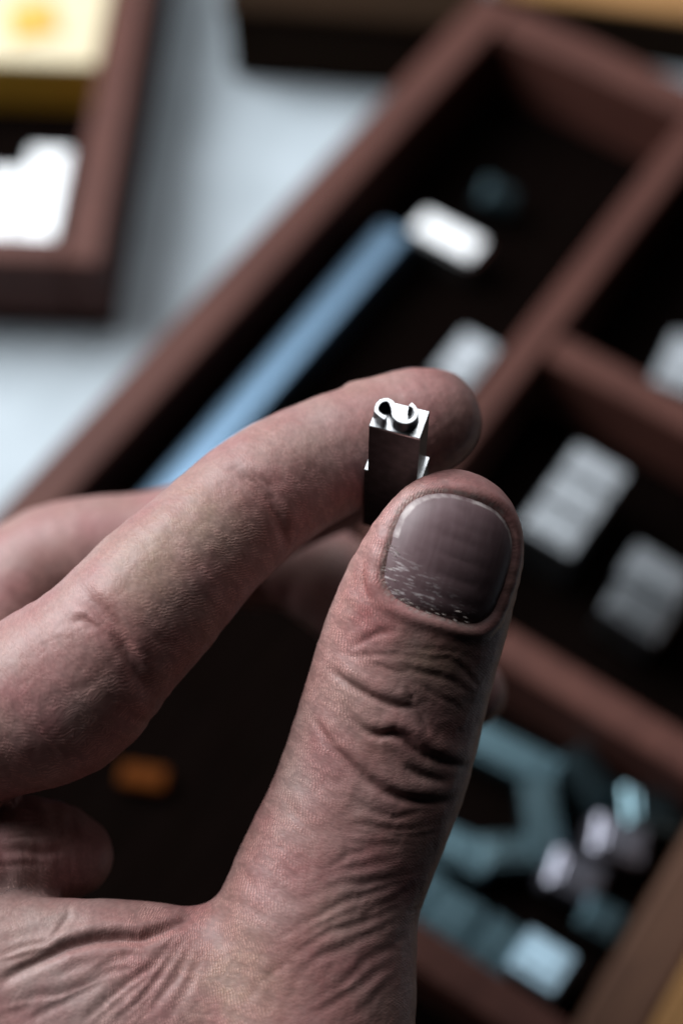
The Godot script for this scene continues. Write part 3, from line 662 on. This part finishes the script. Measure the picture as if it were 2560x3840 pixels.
func surface_nets():
	var lo := Vector3(1e6, 1e6, 1e6)
	var hi := -lo
	for i in seg_a.size():
		for p in [seg_a[i], seg_a[i] + seg_ab[i]]:
			lo = lo.min(p)
			hi = hi.max(p)
	lo -= Vector3.ONE * 29.0
	hi += Vector3.ONE * 29.0
	var nb := Vector3i(((hi - lo) / (H * BL)).ceil())
	var n := nb * BL + Vector3i.ONE
	var val := PackedFloat32Array()
	val.resize(n.x * n.y * n.z)
	val.fill(1e5)
	var blocks := []
	var half := H * BL * 0.5
	for bz in nb.z:
		for by in nb.y:
			for bx in nb.x:
				var c := lo + (Vector3(bx, by, bz) + Vector3.ONE * 0.5) * (H * BL)
				var ids := near_ids(c, half * 1.75)
				var d := field(c, ids)
				if absf(d) > half * 2.4:
					if d < 0:
						for k in BL + 1:
							for j in BL + 1:
								for i in BL + 1:
									var at := bx * BL + i + n.x * (by * BL + j + n.y * (bz * BL + k))
									if val[at] > 9e4:
										val[at] = -5.0
					continue
				blocks.append([bx, by, bz, ids])
	for b in blocks:
		for k in BL + 1:
			for j in BL + 1:
				for i in BL + 1:
					var g := Vector3i(b[0] * BL + i, b[1] * BL + j, b[2] * BL + k)
					var at := g.x + n.x * (g.y + n.y * g.z)
					if val[at] > 9e4 or val[at] == -5.0:
						val[at] = field(lo + Vector3(g) * H, b[3])
	# one vertex in each crossed cell
	var cell := PackedInt32Array()
	cell.resize(n.x * n.y * n.z)
	cell.fill(-1)
	var sx := 1
	var sy := n.x
	var sz := n.x * n.y
	var off := [0, sx, sy, sx + sy, sz, sz + sx, sz + sy, sz + sx + sy]
	var corner := [Vector3(0, 0, 0), Vector3(1, 0, 0), Vector3(0, 1, 0), Vector3(1, 1, 0), Vector3(0, 0, 1), Vector3(1, 0, 1), Vector3(0, 1, 1), Vector3(1, 1, 1)]
	var edges := [[0, 1], [2, 3], [4, 5], [6, 7], [0, 2], [1, 3], [4, 6], [5, 7], [0, 4], [1, 5], [2, 6], [3, 7]]
	var vids := []
	for b in blocks:
		for k in BL:
			for j in BL:
				for i in BL:
					var g := Vector3i(b[0] * BL + i, b[1] * BL + j, b[2] * BL + k)
					var at := g.x + sy * g.y + sz * g.z
					var first := val[at] < 0
					var mixed := false
					for q in range(1, 8):
						if (val[at + off[q]] < 0) != first:
							mixed = true
							break
					if not mixed:
						continue
					var sum := Vector3.ZERO
					var cnt := 0
					for e in edges:
						var v0 := val[at + off[e[0]]]
						var v1 := val[at + off[e[1]]]
						if (v0 < 0) != (v1 < 0):
							sum += corner[e[0]].lerp(corner[e[1]], v0 / (v0 - v1))
							cnt += 1
					cell[at] = verts.size()
					verts.append(lo + (Vector3(g) + sum / cnt) * H)
					vids.append(b[3])
	for b in blocks:
		for k in BL:
			for j in BL:
				for i in BL:
					var g := Vector3i(b[0] * BL + i, b[1] * BL + j, b[2] * BL + k)
					var at := g.x + sy * g.y + sz * g.z
					var s0 := val[at] < 0
					for ax in 3:
						var step: int = [sx, sy, sz][ax]
						if (val[at + step] < 0) == s0:
							continue
						var d1: int = [sy, sz, sx][ax]
						var d2: int = [sz, sx, sy][ax]
						if at - d1 - d2 < 0:
							continue
						var q := [cell[at - d1 - d2], cell[at - d2], cell[at], cell[at - d1]]
						if q.min() < 0:
							continue
						# clockwise seen from outside
						if s0:
							tris.append_array(PackedInt32Array([q[0], q[2], q[1], q[0], q[3], q[2]]))
						else:
							tris.append_array(PackedInt32Array([q[0], q[1], q[2], q[0], q[2], q[3]]))
	# settle the vertices on the surface; take normals and the along/around coordinates from the bones
	norms.resize(verts.size())
	uvs.resize(verts.size())
	region.resize(verts.size())
	tint.resize(verts.size())
	var blotch := noise(0.11, 3, 41)
	var thumb_n := seg_c.count(0)
	for v in verts.size():
		var ids: PackedInt32Array = vids[v]
		var p := verts[v]
		var d := field(p, ids)
		var gr := Vector3(field(p + Vector3(0.3, 0, 0), ids) - d, field(p + Vector3(0, 0.3, 0), ids) - d, field(p + Vector3(0, 0, 0.3), ids) - d) / 0.3
		p -= gr * (clampf(d, -0.8, 0.8) / maxf(gr.length_squared(), 0.2))
		verts[v] = p
		norms[v] = gr.normalized()
		var best := 1e6
		var bi := 0
		for i in ids:
			var e := seg_dist(i, p)
			if e < best:
				best = e
				bi = i
		var pa := p - seg_a[bi]
		var ang := atan2(pa.dot(seg_l[bi]), pa.dot(seg_m[bi]))
		var reach := 10.0
		var along := seg_s[bi] + pa.dot(seg_x[bi])
		var own_chain := seg_c[bi]
		if own_chain < 5:   # web and back of the hand go on with the thumb's coordinates
			var sw := 0.0
			var su := 0.0
			var sl := 0.0
			var sm := 0.0
			for i in thumb_n:
				var qa := p - seg_a[i]
				var w := 1.0 / pow((qa - seg_ab[i] * 0.5).length_squared(), 3)
				sw += w
				su += w * (seg_s[i] + qa.dot(seg_x[i]))
				sl += w * qa.dot(seg_l[i])
				sm += w * qa.dot(seg_m[i])
			ang = atan2(sl, sm)
			reach = maxf(10.0, 10.0 + (Vector2(sl, sm).length() / sw - 12.0) * 0.8)
			along = su / sw
		uvs[v] = Vector2(along / 12.0, 0.5 + ang * reach / 10.0 / TAU)
		region[v] = own_chain
		tint[v] = pigment(p, blotch)

func pigment(p: Vector3, blotch: FastNoiseLite) -> Color:
	var c := PALE.lerp(ROSY, clampf(0.5 + 0.9 * blotch.get_noise_3dv(p), 0, 1))
	c = c.lerp(TAN, clampf(0.35 + 0.9 * blotch.get_noise_3dv(p * 0.7 + Vector3(40, 9, 3)), 0, 1) * 0.6)
	for s in SPOTS:
		var dd: float = (p - Vector3(s[0], s[1], s[2])).length() / s[3]
		if dd < 2.0:
			c = c.lerp(Color(s[5], s[6], s[7]), clampf(s[4] * exp(-dd * dd * 1.6) * (1.0 + 0.9 * blotch.get_noise_3dv(p * 3.0)), 0, 1))
	return c

func subdivide():
	var mids := {}
	var nt := PackedInt32Array()
	nt.resize(tris.size() * 4)
	var w := 0
	for f in range(0, tris.size(), 3):
		var m := [0, 0, 0]
		for e in 3:
			var a := tris[f + e]
			var b := tris[f + (e + 1) % 3]
			var key := (mini(a, b) << 24) | maxi(a, b)
			var got: int = mids.get(key, -1)
			if got < 0:
				got = verts.size()
				mids[key] = got
				var pa := verts[a]
				var pb := verts[b]
				var p := (pa + pb) * 0.5
				var na := norms[a]
				var nb := norms[b]
				p -= (na * (p - pa).dot(na) + nb * (p - pb).dot(nb)) * 0.25
				verts.append(p)
				norms.append((na + nb).normalized())
				var ua := uvs[a]
				var ub := uvs[b]
				uvs.append((ua + ub) * 0.5 if (ua - ub).length_squared() < 0.16 and (region[a] < 5) == (region[b] < 5) else ua)
				region.append(region[a])
				tint.append(tint[a].lerp(tint[b], 0.5))
			m[e] = got
		var t := [tris[f], m[0], m[2], m[0], tris[f + 1], m[1], m[2], m[1], tris[f + 2], m[0], m[1], m[2]]
		for x in t:
			nt[w] = x
			w += 1
	tris = nt

# creases: a hash of short segments
var cr_a := PackedVector3Array()
var cr_b := PackedVector3Array()
var cr_id := PackedInt32Array()
var cr_fade := PackedVector2Array()
var cr_hash := {}
const CELL := 3.0

func hash_creases():
	for ci in CREASES.size():
		var c: Array = CREASES[ci]
		var n := (c.size() - 3) / 3
		for i in n - 1:
			var a := Vector3(c[3 + i * 3], c[4 + i * 3], c[5 + i * 3])
			var b := Vector3(c[6 + i * 3], c[7 + i * 3], c[8 + i * 3])
			var id := cr_a.size()
			cr_a.append(a)
			cr_b.append(b)
			cr_id.append(ci)
			var fa := sin(PI * clampf((i + 0.25) / (n - 0.5), 0, 1))
			var fb := sin(PI * clampf((i + 1.25) / (n - 0.5), 0, 1))
			cr_fade.append(Vector2(pow(maxf(fa, 0.02), 0.6), pow(maxf(fb, 0.02), 0.6)))
			var lo := Vector3i(((a.min(b) - Vector3.ONE * CELL) / CELL).floor())
			var hi := Vector3i(((a.max(b) + Vector3.ONE * CELL) / CELL).floor())
			for x in range(lo.x, hi.x + 1):
				for y in range(lo.y, hi.y + 1):
					for z in range(lo.z, hi.z + 1):
						var k := Vector3i(x, y, z)
						if not cr_hash.has(k):
							cr_hash[k] = PackedInt32Array()
						cr_hash[k].append(id)

func crease_height(p: Vector3, nn: Vector3) -> float:
	var got = cr_hash.get(Vector3i((p / CELL).floor()))
	if got == null:
		return 0.0
	var groove := 0.0   # deepest groove here
	var near := 0.0     # how much of a groove this is, 0 to 1
	var roll := 0.0     # highest roll beside a groove
	var cur := -1
	var best := 1e6
	var fade := 0.0
	var over := 0.0
	for n in got.size() + 1:
		var id: int = got[n] if n < got.size() else -1
		if id < 0 or cr_id[id] != cur:
			if cur >= 0:
				# the roll lies on the finger-tip side of the groove, the other side runs out flat
				var c: Array = CREASES[cur]
				var x: float = best / c[1]
				var e := exp(-x * x) * fade
				groove = minf(groove, -c[0] * e)
				near = maxf(near, e)
				var y := (best - 1.5) / 1.35 if c[2] > 0.4 else (x - 2.2) / 1.5
				roll = maxf(roll, fade * c[2] * (0.55 + 0.45 * clampf(over, -1.0, 1.0)) * exp(-y * y))
			if id < 0:
				break
			cur = cr_id[id]
			best = 1e6
		var ab := cr_b[id] - cr_a[id]
		var h := clampf((p - cr_a[id]).dot(ab) / ab.length_squared(), 0, 1)
		var q := p - cr_a[id] - ab * h
		var d := q.length()
		if d < best:
			best = d
			over = q.dot(nn.cross(ab)) / (ab.length() * maxf(d, 0.05))
			fade = lerpf(cr_fade[id].x, cr_fade[id].y, h)
	return groove + roll * (1.0 - near)

# nails: centre, along, half width, half length in the hand's millimetres
class Nail:
	var o: Vector3
	var n: Vector3
	var y: Vector3
	var x: Vector3
	var a: float
	var b: float
	func _init(o_, n_, y_, a_, b_):
		o = o_
		n = n_.normalized()
		y = (y_ - n * y_.dot(n)).normalized()
		x = y.cross(n)
		a = a_
		b = b_
	func r(q: Vector2) -> float:
		var e := 2.5 if q.y > 0 else 4.2
		return pow(pow(absf(q.x) / a, e) + pow(absf(q.y) / b, e), 1.0 / e)

var nails := []

func on_skin(p: Vector3, d: Vector3, ids: PackedInt32Array) -> Vector3:
	for i in 14:
		p += d * field(p, ids) * 0.85
	return p

func build_hand():
	make_segments()
	nails = [Nail.new(Vector3(15.0, -6.0, 3.0), Vector3(0.24, -0.12, 0.96), Vector3(0.30, 0.954, 0), 8.1, 7.9), Nail.new(Vector3(8.6, 18.6, -24.0), Vector3(-0.22, 0.90, -0.38), Vector3(0.96, 0.22, 0.05), 5.6, 6.6)]
	var everything := all_ids()
	for nl: Nail in nails:
		nl.o = on_skin(nl.o + nl.n * 8.0, -nl.n, everything)
	surface_nets()
	subdivide()
	subdivide()
	hash_creases()
	var lump := noise(0.16, 3, 43)
	var grain := noise(0.9, 3, 44)
	var n := verts.size()
	var pos := PackedVector3Array()
	pos.resize(n)
	var col := PackedColorArray()
	col.resize(n)
	for v in n:
		var p := verts[v]
		var nn := norms[v]
		var d := 0.0
		var c := tint[v]
		if p.z > -32.0:
			var g := grain.get_noise_3dv(p)
			d += crease_height(p, nn) + lump.get_noise_3dv(p) * 0.14 + g * 0.022
			c = c.lerp(ROSY, clampf(g * 0.35, 0.0, 0.3)) if g > 0 else c.lerp(PALE, clampf(-g * 0.35, 0.0, 0.3))
		for nl: Nail in nails:
			var q: Vector3 = p - nl.o
			if q.length_squared() < 150.0 and nn.dot(nl.n) > 0.15:
				var e: float = (nl.r(Vector2(q.dot(nl.x), q.dot(nl.y))) - 1.0) * nl.a
				if e < 3.0:
					d *= smoothstep(0.0, 3.0, e)
				if nl == nails[0] and e > -0.2 and e < 0.5 and q.dot(nl.x) < 5.0:
					var frayed := smoothstep(-0.25, 0.35, grain.get_noise_3dv(p * 1.7) + 0.25)
					c = c.lerp(DRY, frayed * smoothstep(-0.15, 0.05, e) * smoothstep(0.32, 0.1, e) * 0.6)
				d += -0.75 * smoothstep(0.35, -0.5, e) + 0.42 * exp(-pow((e - 0.95) / 0.8, 2))
		pos[v] = (p + nn * d) * 0.001
		col[v] = c
	# normals of the creased surface
	var nrm := PackedVector3Array()
	nrm.resize(n)
	for f in range(0, tris.size(), 3):
		var a := tris[f]
		var b := tris[f + 1]
		var c := tris[f + 2]
		var m := (pos[c] - pos[a]).cross(pos[b] - pos[a]) * 1e6
		nrm[a] += m
		nrm[b] += m
		nrm[c] += m
	for v in n:
		nrm[v] = nrm[v].normalized()
	var arr := []
	arr.resize(Mesh.ARRAY_MAX)
	arr[Mesh.ARRAY_VERTEX] = pos
	arr[Mesh.ARRAY_NORMAL] = nrm
	arr[Mesh.ARRAY_COLOR] = col
	arr[Mesh.ARRAY_TEX_UV] = uvs
	var mesh := ArrayMesh.new()
	for fam in 2:
		var own := PackedInt32Array()
		for f in range(0, tris.size(), 3):
			if (0 if region[tris[f]] < 5 else 1) == fam:
				own.append_array(PackedInt32Array([tris[f], tris[f + 1], tris[f + 2]]))
		arr[Mesh.ARRAY_INDEX] = own
		mesh.add_surface_from_arrays(Mesh.PRIMITIVE_TRIANGLES, arr)
		mesh.surface_set_material(fam, [M.skin, M.skin_fingers][fam])
	var hand := base("hand", "bare hand with short dry thumbnail pinching a small metal type sort", "hand", HAND_FRAME)
	part(hand, "skin", mesh, null)
	build_nail(hand, nails[0], near_ids(nails[0].o, 8.0), true)
	build_nail(hand, nails[1], near_ids(nails[1].o, 8.0), false)

func build_nail(hand: Node3D, nl: Nail, ids: PackedInt32Array, cuticle: bool):
	var nu := 28
	var nv := 36
	var pts := []
	for i in nu + 1:
		var row := []
		var rr := float(i) / nu
		for j in nv:
			var an := TAU * j / nv
			var dir := Vector2(cos(an), sin(an))
			var q := dir / nl.r(dir) * rr
			var s := on_skin(nl.o + nl.x * q.x + nl.y * q.y + nl.n * 9.0, -nl.n, ids)
			# flatter across than the finger under it, edges tucked into the folds
			var lift := 0.12 - 0.75 * pow(rr, 8.0) + 0.05 * (1.0 - rr * rr)
			row.append([s + nl.n * lift, q])
		pts.append(row)
	var st := SurfaceTool.new()
	st.begin(Mesh.PRIMITIVE_TRIANGLES)
	for i in nu:
		for j in nv:
			var k := (j + 1) % nv
			for t in [[pts[i][j], pts[i + 1][j], pts[i + 1][k]], [pts[i][j], pts[i + 1][k], pts[i][k]]]:
				if i == 0 and t[1] == pts[i + 1][k]:
					continue
				for c in [t[0], t[2], t[1]]:
					st.set_uv(Vector2(0.5 + c[1].x / nl.a * 0.5, 0.5 - c[1].y / nl.b * 0.5))
					st.set_smooth_group(0)
					st.add_vertex(c[0] * 0.001)
	st.index()
	st.generate_normals()
	part(hand, "nail", st.commit(), M.nail)
	if not cuticle:
		return
	# torn flakes of dry cuticle at the root of the nail
	var rg := RandomNumberGenerator.new()
	rg.seed = 5
	var cs := SurfaceTool.new()
	cs.begin(Mesh.PRIMITIVE_TRIANGLES)
	for i in 46:
		var an := rg.randf_range(PI * 1.02, PI * 1.45) if i < 34 else rg.randf_range(PI * 1.45, PI * 1.68)
		var dir := Vector2(cos(an), sin(an))
		var q := dir / nl.r(dir) * (1.0 - absf(rg.randfn(0.0, 0.09)))
		var s: Vector3 = on_skin(nl.o + nl.x * q.x + nl.y * q.y + nl.n * 9.0, -nl.n, ids) + nl.n * 0.16
		var t := (nl.x * rg.randf_range(0.5, 1.0) + nl.y * rg.randf_range(-0.35, 0.15) + nl.n * rg.randf_range(-0.05, 0.12)).normalized()
		var wv: Vector3 = t.cross(nl.n).normalized()
		var len := rg.randf_range(0.35, 1.3)
		var hw := rg.randf_range(0.03, 0.09)
		var a := s - t * len * 0.5
		var b := s + t * len * 0.5
		var mid := s + nl.n * hw * 0.8
		for f in [[a, mid, s + wv * hw], [a, s - wv * hw, mid], [b, s + wv * hw, mid], [b, mid, s - wv * hw], [a, s + wv * hw, s - wv * hw], [b, s - wv * hw, s + wv * hw]]:
			for p in f:
				cs.add_vertex(p * 0.001)
	cs.generate_normals()
	var cu := part(hand, "cuticle", cs.commit(), M.dry_skin)
	cu.set_meta("label", "pale torn flakes of dry cuticle at the root of the thumbnail")

func skin_material(sd: int, thumb: bool) -> StandardMaterial3D:
	# fine relief, 12 mm along the finger (repeating) by the whole way round it: dermal ridges wrap the palm side, the back has small crossed lines; dry crests are paler
	var W := 512
	var V := 1024
	var wa := noise(0.006, 2, sd).get_seamless_image(W, V, false, false, 0.2, true)
	var wb := noise(0.05, 3, sd + 1).get_seamless_image(W, V, false, false, 0.2, true)
	var wc := noise(0.012, 3, sd + 2).get_seamless_image(W, V, false, false, 0.2, true)
	var h := Image.create(W, V, true, Image.FORMAT_RGB8)
	var a := Image.create(W, V, true, Image.FORMAT_RGB8)
	for y in V:
		var v := float(y) / V
		var ang := (v - 0.5) * TAU
		var side := smoothstep(-0.45, -1.0, ang) if thumb else smoothstep(-0.4, 0.5, ang)
		for x in W:
			var u := float(x) / W
			var w1 := wa.get_pixel(x, y).r - 0.5
			var w2 := wb.get_pixel(x, y).r - 0.5
			var w3 := wc.get_pixel(x, y).r
			var ridge := 0.0
			if side > 0.0:
				ridge = 0.5 + 0.5 * sin(TAU * (150.0 * v - 13.0 * u + 1.6 * w1 + 0.9 * w2)) if thumb else 0.5 + 0.5 * sin(TAU * (112.0 * v + 17.0 * u + 1.6 * w1 + 1.0 * w2))
			var hatch := 0.0
			if side < 1.0:
				var l1 := 0.5 + 0.5 * sin(TAU * (23.0 * u + 70.0 * v + 1.5 * w1 + 1.1 * w2))
				var l2 := 0.5 + 0.5 * sin(TAU * (26.0 * u - 84.0 * v + 1.5 * w1 - 1.1 * w2))
				hatch = sqrt(l1) * 0.5 + sqrt(l2) * 0.5
			var cross := 0.5 + 0.5 * sin(TAU * (25.0 * u + 62.0 * v + 1.5 * w1 - 1.0 * w2))
			var line := lerpf(hatch * 0.7, pow(ridge, 0.7) * (0.75 + 0.25 * cross), side)
			var hh := clampf(0.25 + 0.55 * line * smoothstep(0.15, 0.8, w3) + 0.3 * w2, 0, 1)
			h.set_pixel(x, y, Color(hh, hh, hh))
			var dry := side * smoothstep(0.72, 0.97, ridge) * smoothstep(0.36, 0.62, w3 + 0.5 * w2) * (0.4 + 0.6 * cross)
			var g := clampf(0.76 + 0.14 * (hh - 0.5) + 0.06 * w2 + 0.24 * dry, 0, 1)
			a.set_pixel(x, y, Color(g - 0.006, g, g + 0.012))
	h.generate_mipmaps()
	a.generate_mipmaps()
	var m := StandardMaterial3D.new()
	m.vertex_color_use_as_albedo = true
	m.albedo_texture = ImageTexture.create_from_image(a)
	m.heightmap_enabled = true
	m.heightmap_texture = ImageTexture.create_from_image(h)
	m.heightmap_scale = 0.0065
	m.roughness = 0.5
	m.metallic_specular = 0.42
	return m

func skin_textures():
	M.skin = skin_material(61, true)
	M.skin_fingers = skin_material(91, false)
	# nail: length ridges, pale scratches near its root, a pale free edge
	var T := 256
	var ni := Image.create(T, T, true, Image.FORMAT_RGB8)
	var nz := noise(0.03, 4, 71)
	for y in T:
		for x in T:
			var q := Vector2(x - T / 2.0, y - T / 2.0) / (T / 2.0)
			var c := Color(0.100, 0.060, 0.064)
			c = c.lerp(Color(0.128, 0.082, 0.088), clampf(0.5 + nz.get_noise_2d(x * 2.4, y * 0.18), 0, 1) * 0.6)
			c = c.lerp(Color(0.074, 0.042, 0.045), clampf(nz.get_noise_2d(x * 0.6 + 90, y * 0.6), 0, 1) * 0.8)
			var scr := smoothstep(0.22, 0.42, nz.get_noise_2d(x * 0.9 + 300, y * 5.0)) * smoothstep(0.35, 0.75, q.y - q.x * 0.35)
			c = c.lerp(Color(0.42, 0.37, 0.37), scr * 0.7)
			var rr := pow(pow(absf(q.x), 2.5) + pow(absf(q.y), 2.5), 0.4)
			if q.y < 0:
				c = c.lerp(Color(0.34, 0.29, 0.28), smoothstep(0.895, 0.92, rr + 0.012 * nz.get_noise_2d(x * 1.5, y * 1.5)) * smoothstep(0.99, 0.94, rr) * clampf(0.6 + nz.get_noise_2d(x * 0.8 + 40, y * 0.8), 0, 1))
			ni.set_pixel(x, y, c.linear_to_srgb())
	ni.generate_mipmaps()
	var nm := StandardMaterial3D.new()
	nm.albedo_texture = ImageTexture.create_from_image(ni)
	nm.roughness = 0.5
	nm.metallic_specular = 0.4
	M.nail = nm
	var dm := StandardMaterial3D.new()
	dm.albedo_color = lin(0.38, 0.32, 0.29)
	dm.roughness = 0.8
	M.dry_skin = dm
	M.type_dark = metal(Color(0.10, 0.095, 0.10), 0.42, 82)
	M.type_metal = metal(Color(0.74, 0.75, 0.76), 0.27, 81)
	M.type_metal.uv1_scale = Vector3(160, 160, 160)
